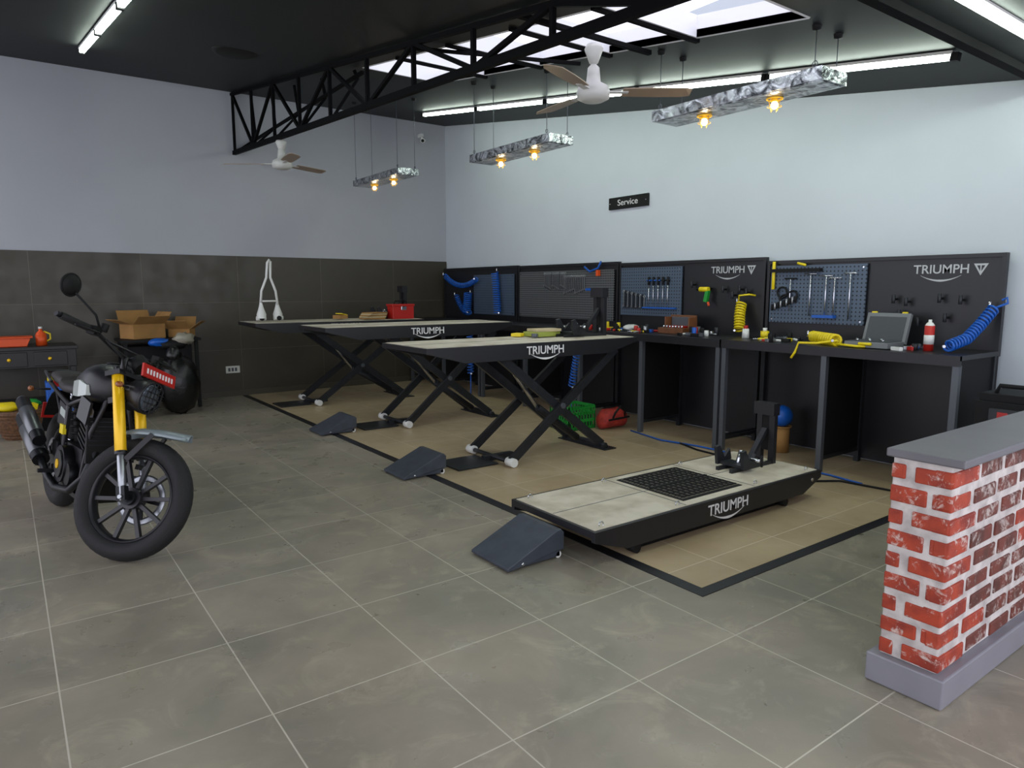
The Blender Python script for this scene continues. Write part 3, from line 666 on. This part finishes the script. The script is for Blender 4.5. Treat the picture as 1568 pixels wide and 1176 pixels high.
def carton(name,c,s,a,fl):
    b=MB(name); R=Euler((0,0,a)); t=.006
    b.M=Matrix.Translation(c)@R.to_matrix().to_4x4()
    w,d,h=s
    b.bb(-w/2,w/2,-d/2,d/2,0,t,card)
    for sx in (-1,1): b.box((sx*(w/2-t/2),0,h/2),(t,d,h),card)
    for sy in (-1,1): b.box((0,sy*(d/2-t/2),h/2),(w-2*t,t,h),card)
    b.bb(-w/2+t,w/2-t,-d/2+t,d/2-t,t,h*.5,card_in)
    F=.17
    for (hx,hy,ax,ang) in ((-w/2,0,'x',fl[0]),(w/2,0,'x',fl[1]),(0,-d/2,'y',fl[2]),(0,d/2,'y',fl[3])):
        an=math.radians(ang); sg=-1 if (hx<0 or hy<0) else 1
        if ax=='x': p=[(hx,-d/2,h),(hx,d/2,h),(hx+sg*F*math.cos(an),d/2,h+F*math.sin(an)),(hx+sg*F*math.cos(an),-d/2,h+F*math.sin(an))]
        else: p=[(-w/2,hy,h),(w/2,hy,h),(w/2,hy+sg*F*math.cos(an),h+F*math.sin(an)),(-w/2,hy+sg*F*math.cos(an),h+F*math.sin(an))]
        q=[(x,y,z+.005) for x,y,z in p]
        b.add(p+q,[(0,1,2,3),(7,6,5,4),(0,1,5,4),(1,2,6,5),(2,3,7,6),(3,0,4,7)],card)
    b.done()
carton('cardboard_box',(1.40,9.72,.895),(.40,.32,.18),.35,(20,55,35,70))
carton('cardboard_box',(1.86,9.78,.895),(.26,.22,.10),-.5,(25,35,40,60))
b=MB('garbage_bag')
b.sph((1.66,9.1,.36),(.24,.2,.355),bagm,22,14,.05); b.sph((1.62,9.08,.72),(.09,.08,.11),bagm,14,8,.12); b.done()
b=MB('garbage_bag'); b.sph((1.16,9.1,.28),(.2,.2,.275),bagm,20,12,.06); b.sph((1.16,9.1,.56),(.07,.07,.09),bagm,14,8,.12); b.done()
b=MB('plastic_wrap'); random.seed(5); b.sph((1.52,9.33,.86),(.12,.07,.05),blue,14,8,.25); b.sph((1.78,9.3,.90),(.12,.08,.07),mat('clear_plastic',rgb(155,150,135),.3),14,8,.25); b.sph((1.66,9.31,.83),(.16,.09,.06),matblack,14,8,.15); b.done()

# ================================================================ MOTORCYCLE
def motorcycle():
    b=MB('motorcycle')
    Fc=Vector((-2.19,3.73)); ang=math.radians(45)
    hd=Vector((math.cos(ang),-math.sin(ang)))
    def cw(c): return Vector((.807*c.x+.5906*c.y,-.5906*c.x+.807*c.y,0))
    F=cw(Fc); H=cw(hd).normalized()
    yaw=math.atan2(H.y,H.x)
    R0=F-H*1.40
    BASE=Matrix.Translation((R0.x,R0.y,.006))@Matrix.Rotation(yaw,4,'Z')@Matrix.Rotation(math.radians(-9),4,'X')
    b.M=BASE
    tankw=mat('tank_white',rgb(180,188,182),.25); seatm=mat('seat_brown',rgb(36,30,28),.6); eng=mat('engine_dark',rgb(30,31,34),.4,.6); fend=mat('fender_silver',rgb(126,137,140),.3,.2)
    exh=mat('exhaust_satin',rgb(110,112,114),.35,.85)
    def wheel(c,R,rw,nsp=10,disc=0):
        c=Vector(c)
        b.torus(c,(0,1,0),R-rw*.82,rw,rubber,48,14,1.05)
        for k in range(44):
            for s in (-1,0,1):
                a=2*math.pi*(k+.5*(s!=0))/44
                rr=R+.001-.016*abs(s); p=c+Vector((math.cos(a)*rr,s*rw*.6,math.sin(a)*rr))
                b.box(p,(.022,rw*.5,.014),rubber,(Matrix.Rotation(-a+math.pi/2,3,'Y')@Matrix.Rotation(-s*.5,3,'X')))
        Ri=R-rw*1.75
        b.torus(c,(0,1,0),Ri,.016,black,48,8,2.4)
        b.cyl(c-Vector((0,.06,0)),c+Vector((0,.06,0)),.04,eng,20)
        b.cyl(c-Vector((0,.035,0)),c+Vector((0,.035,0)),.06,black,20)
        for k in range(nsp):
            a=2*math.pi*k/nsp+.2; e=Vector((math.cos(a),0,math.sin(a)))
            b.bar(c+e*.04,c+e*(Ri+.005),.026,.022,black)
        if disc:
            b.torus(c+Vector((0,disc*.075,0)),(0,1,0),.125,.02,silver,40,6,.12)
            for k in range(5):
                a=2*math.pi*k/5; e=Vector((math.cos(a),0,math.sin(a))); b.bar(c+e*.04+Vector((0,disc*.075,0)),c+e*.115+Vector((0,disc*.075,0)),.01,.02,eng)
        b.cyl(c-Vector((0,.13,0)),c+Vector((0,.13,0)),.012,silver,12)
    wheel((0,0,.325),.325,.068,10,-1)
    for s in (-1,1):
        b.bar((-.04,s*.11,.325),(.52,s*.10,.40),.03,.06,black)
        b.tube([(1.06,s*.03,.97),(.85,s*.13,.83),(.55,s*.13,.76),(.1,s*.1,.80),(-.22,s*.08,.84)],.014,black)
        b.tube([(.55,s*.13,.76),(.48,s*.12,.55),(.5,s*.12,.35)],.016,black)
        b.tube([(1.06,s*.04,.9),(1.0,s*.11,.65),(.92,s*.12,.36),(.7,s*.12,.24),(.5,s*.12,.28)],.015,black)
        b.tube([(.1,s*.1,.79),(.5,s*.11,.5)],.011,black)
        b.bar((.47,s*.13,.33),(.47,s*.25,.33),.03,.022,eng)
        b.box((.33,s*.13,.45),(.14,.015,.1),eng)
    b.cyl((.22,0,.78),(.32,0,.45),.03,matblack,12); b.coil([(.22,0,.76),(.31,0,.5)],.042,6,.008,matblack)
    b.box((.68,0,.40),(.36,.22,.24),eng); b.cyl((.62,-.17,.40),(.62,-.11,.40),.115,eng,24); b.cyl((.62,-.18,.40),(.62,-.17,.40),.085,black,24); b.cyl((.76,-.16,.36),(.76,-.11,.36),.07,eng,20)
    b.cyl((.62,.17,.40),(.62,.11,.40),.105,eng,24); b.cyl((.62,-.186,.40),(.62,-.18,.40),.03,gold,20)
    cyl_R=Euler((0,math.radians(20),0))
    for k in range(7): b.box((.77+.012*k,0,.54+.03*k),(.2,.2,.014),eng,cyl_R)
    b.box((.80,0,.63),(.15,.15,.22),black,cyl_R); b.box((.86,0,.77),(.19,.19,.07),eng,cyl_R)
    b.box((.88,-.1,.77),(.05,.02,.05),gold,cyl_R); b.box((.50,-.14,.60),(.08,.02,.06),yellow)
    b.box((.985,0,.60),(.035,.26,.27),matblack,Euler((0,math.radians(-8),0)))
    for k in range(9): b.box((1.004,0,.49+.028*k),(.01,.24,.006),steel_dk)
    b.prism([(.45,.2),(.9,.2),(1.02,.36),(1.0,.38),(.88,.23),(.45,.23)],'y',-.1,.1,eng)
    b.tube([(.93,-.05,.62),(1.0,-.08,.52),(.98,-.12,.38),(.86,-.16,.28),(.62,-.18,.25),(.42,-.19,.30),(.28,-.2,.38)],.023,eng,10)
    b.cyl((.30,-.2,.37),(-.18,-.22,.58),.05,eng,18,.054); b.cyl((.24,-.2,.395),(-.05,-.215,.52),.055,exh,18,.057)
    b.cyl((.28,-.215,.49),(-.2,-.235,.69),.04,eng,18,.044); b.cyl((.2,-.217,.523),(-.08,-.23,.64),.045,exh,18,.048)
    b.cyl((-.18,-.22,.58),(-.21,-.221,.593),.045,exh,18); b.cyl((-.2,-.235,.69),(-.225,-.236,.70),.035,exh,18)
    rings=[]
    for x,zc,w,h in ((.55,.86,.07,.05),(.60,.87,.115,.075),(.72,.905,.15,.105),(.86,.93,.165,.125),(.98,.935,.155,.12),(1.05,.93,.12,.10),(1.09,.925,.06,.07)):
        rings.append([(x,math.cos(t)*w,zc+math.copysign(abs(math.sin(t))**.75,math.sin(t))*h) for t in [2*math.pi*k/20 for k in range(20)]])
    b.loft(rings,black)
    for s in (-1,1):
        b.loft([[(x,s*(w+.006),zc+dz) for dz in (-hh,hh)]+[(x,s*(w-.02),zc+dz) for dz in (hh,-hh)] for x,zc,w,hh in ((.63,.86,.13,.03),(.75,.885,.157,.045),(.9,.9,.168,.05),(1.0,.9,.152,.03))],tankw,False)
        b.box((.44,s*.125,.68),(.22,.02,.15),black,Euler((0,.15,0))); b.box((.46,s*.13,.70),(.14,.02,.05),tankw,Euler((0,.15,0))); b.box((.98,s*.15,.78),(.12,.015,.14),black,Euler((0,.3,s*-.2)))
    b.cyl((.9,0,1.05),(.9,0,1.065),.035,matblack,18)
    def seatring(x,z,w,h): return [(x,math.cos(t)*w,z+math.copysign(abs(math.sin(t))**.6,math.sin(t))*h) for t in [2*math.pi*k/16 for k in range(16)]]
    b.loft([seatring(.60,.86,.08,.035),seatring(.5,.855,.12,.04),seatring(.36,.85,.135,.04),seatring(.24,.862,.13,.045)],seatm)
    b.loft([seatring(.23,.88,.12,.045),seatring(.1,.885,.12,.045),seatring(-.1,.895,.105,.04),seatring(-.18,.895,.07,.03)],seatm)
    b.tube([(-.0,-.12,.86),(-.24,-.11,.91),(-.28,0,.92),(-.24,.11,.91),(0,.12,.86)],.011,black)
    rf=[]
    for k in range(9):
        a=math.radians(60+k*14); r=.40
        rf.append([(math.cos(a)*r-.02,-.07,.36+math.sin(a)*r+.04),(math.cos(a)*r-.02,.07,.36+math.sin(a)*r+.04),(math.cos(a)*(r-.006)-.02,.07,.36+math.sin(a)*(r-.006)+.04),(math.cos(a)*(r-.006)-.02,-.07,.36+math.sin(a)*(r-.006)+.04)])
    b.loft(rf,matblack,False); b.box((-.29,0,.82),(.04,.1,.04),red); b.box((-.36,0,.62),(.01,.17,.12),red,Euler((0,.3,0)))
    for s in (-1,1): b.cyl((-.28,s*.06,.78),(-.28,s*.16,.78),.008,black,8); b.sph((-.28,s*.18,.78),(.03,.02,.02),amber,10,6)
    b.bar((.55,.13,.26),(.5,.27,.05),.02,.02,black); b.box((.5,.28,.048),(.07,.04,.012),black,Euler((.15,0,0)))
    # ---------------- front end (steered)
    a=Vector((-.407,0,.914)); P=Vector((1.077,0,.937))
    b.M=BASE@Matrix.Translation(P)@Matrix.Rotation(math.radians(40),4,a)@Matrix.Translation(-P)
    A=Vector((1.40,0,.335))
    wheel(A,.335,.054,10,1)
    for s in (-1,1):
        o=A+Vector((0,s*.10,0))
        b.cyl(o-a*.02,o+a*.32,.021,silver,14); b.cyl(o+a*.25,o+a*.72,.031,gold,16); b.cyl(o+a*.24,o+a*.26,.033,black,16)
        b.box(o+a*.02,(.05,.04,.08),eng,Euler((0,math.radians(-24),0)))
        b.bar(o+a*.19,o+a*.19+Vector((-.01,-s*.04,.0)),.03,.03,black)
    b.box(A+a*.56+Vector((-.02,0,0)),(.08,.22,.035),black,Euler((0,math.radians(-24),0))); b.box(A+a*.72+Vector((-.01,0,0)),(.09,.27,.03),black,Euler((0,math.radians(-24),0)))
    b.cyl(P-a*.12,P+a*.12,.03,black,14)
    b.box(A+Vector((-.12,.1,.07)),(.06,.05,.1),eng)
    prof=[(-1,-.03),(-.8,.0),(-.3,.012),(.3,.012),(.8,.0),(1,-.03),(.8,-.008),(.3,.004),(-.3,.004),(-.8,-.008)]
    fr=[]
    for (px,pz,w) in ((.215,.405,.02),(.18,.402,.042),(.13,.400,.056),(.07,.398,.063),(.0,.393,.066),(-.07,.383,.065),(-.13,.366,.063),(-.18,.345,.06)):
        fr.append([A+Vector((px,y*w,pz+h)) for y,h in prof])
    b.loft(fr,fend)
    for s in (-1,1): b.bar(A+Vector((.02,s*.064,.37)),A+Vector((-.06,s*.1,.2)),.012,.03,black)
    hc=Vector((1.25,0,.91)); fw=Vector((1,0,-.08))
    b.lathe([(.0,-.12),(.05,-.115),(.085,-.07),(.1,0),(.1,.03),(.09,.035)],hc,fw,black,28); b.lathe([(.088,.025),(.07,.04),(.03,.05),(0,.052)],hc,fw,glass,28); b.torus(hc+fw.normalized()*.035,fw,.093,.008,black,32,8)
    for k in (-2,-1,0,1,2):
        h=math.sqrt(max(0,.09**2-(.033*k)**2)); c=hc+fw.normalized()*.056
        b.bar(c+Vector((0,-h,.033*k)),c+Vector((0,h,.033*k)),.005,.005,black); b.bar(c+Vector((0,.033*k,-h)),c+Vector((0,.033*k,h)),.005,.005,black)
    b.box((1.17,0,.93),(.12,.18,.03),black)
    b.box((1.29,0,1.045),(.012,.32,.075),red,Euler((0,math.radians(-14),0)))
    for k in range(9):
        b.box((1.297,-.12+.03*k,1.045),(.004,.014,.03),letter,Euler((0,math.radians(-14),0)))
    b.cyl((1.16,0.02,1.07),(1.10,0.02,1.11),.05,matblack,20); b.cyl((1.098,0.02,1.112),(1.096,0.02,1.114),.045,glass,20)
    for s in (-1,1): b.cyl((1.10,s*.05,.99),(1.08,s*.05,1.10),.018,black,12)
    hb=[(.98,-.50,1.185),(1.03,-.3,1.18),(1.075,-.18,1.125),(1.08,-.06,1.10),(1.08,.06,1.10),(1.075,.18,1.125),(1.03,.3,1.18),(.98,.50,1.185)]
    b.tube(hb,.012,matblack,10)
    b.cyl((1.055,-.2,1.15),(1.055,.2,1.15),.008,black,8)
    for s in (-1,1):
        b.cyl((1.02,s*.34,1.180),(.978,s*.505,1.185),.020,rubber,14); b.cyl((.978,s*.505,1.185),(.973,s*.53,1.186),.015,eng,12)
        b.tube([(1.04,s*.29,1.17),(1.09,s*.33,1.165),(1.06,s*.48,1.16)],.006,eng,6)
        b.box((1.03,s*.30,1.178),(.05,.05,.05),matblack)
        b.tube([(1.08,s*.25,1.15),(1.15,s*.16,1.08),(1.13,s*.04,.96),(1.1,s*.03,.85)],.006,matblack,6)
        b.cyl((1.2,s*.10,.93),(1.2,s*.17,.93),.008,black,8); b.sph((1.2,s*.18,.93),(.025,.015,.018),amber,10,6)
    b.cyl((1.05,-.26,1.19),(1.05,-.26,1.235),.022,matblack,12)
    b.tube([(1.05,-.27,1.18),(1.03,-.33,1.26),(.98,-.47,1.33)],.007,matblack,8)
    mc=Vector((.965,-.50,1.36)); md=Vector((-1,0.1,.0)).normalized()
    b.lathe([(0,.02),(.03,.018),(.056,.005),(.062,-.008),(.058,-.012)],mc,-md,matblack,24); b.lathe([(0,.014),(.055,.012)],mc,md,mirror,24)
    b.torus(mc,md,.06,.006,matblack,24,6)
    o=b.done(.0015)
    return o
motorcycle()

# ================================================================ WORLD + LIGHT + CAMERA
w=bpy.data.worlds.new('daylight'); sc.world=w; w.use_nodes=True
bg=w.node_tree.nodes['Background']; bg.inputs[0].default_value=(.87,.88,1.0,1); bg.inputs[1].default_value=2.15

cam=bpy.data.cameras.new('camera'); co=bpy.data.objects.new('camera',cam); sc.collection.objects.link(co)
cam.sensor_width=36; cam.lens=36*1062/1568; co.location=(0,0,1.5)
co.rotation_euler=(math.radians(90-7.77),0,math.radians(-36.2)); sc.camera=co
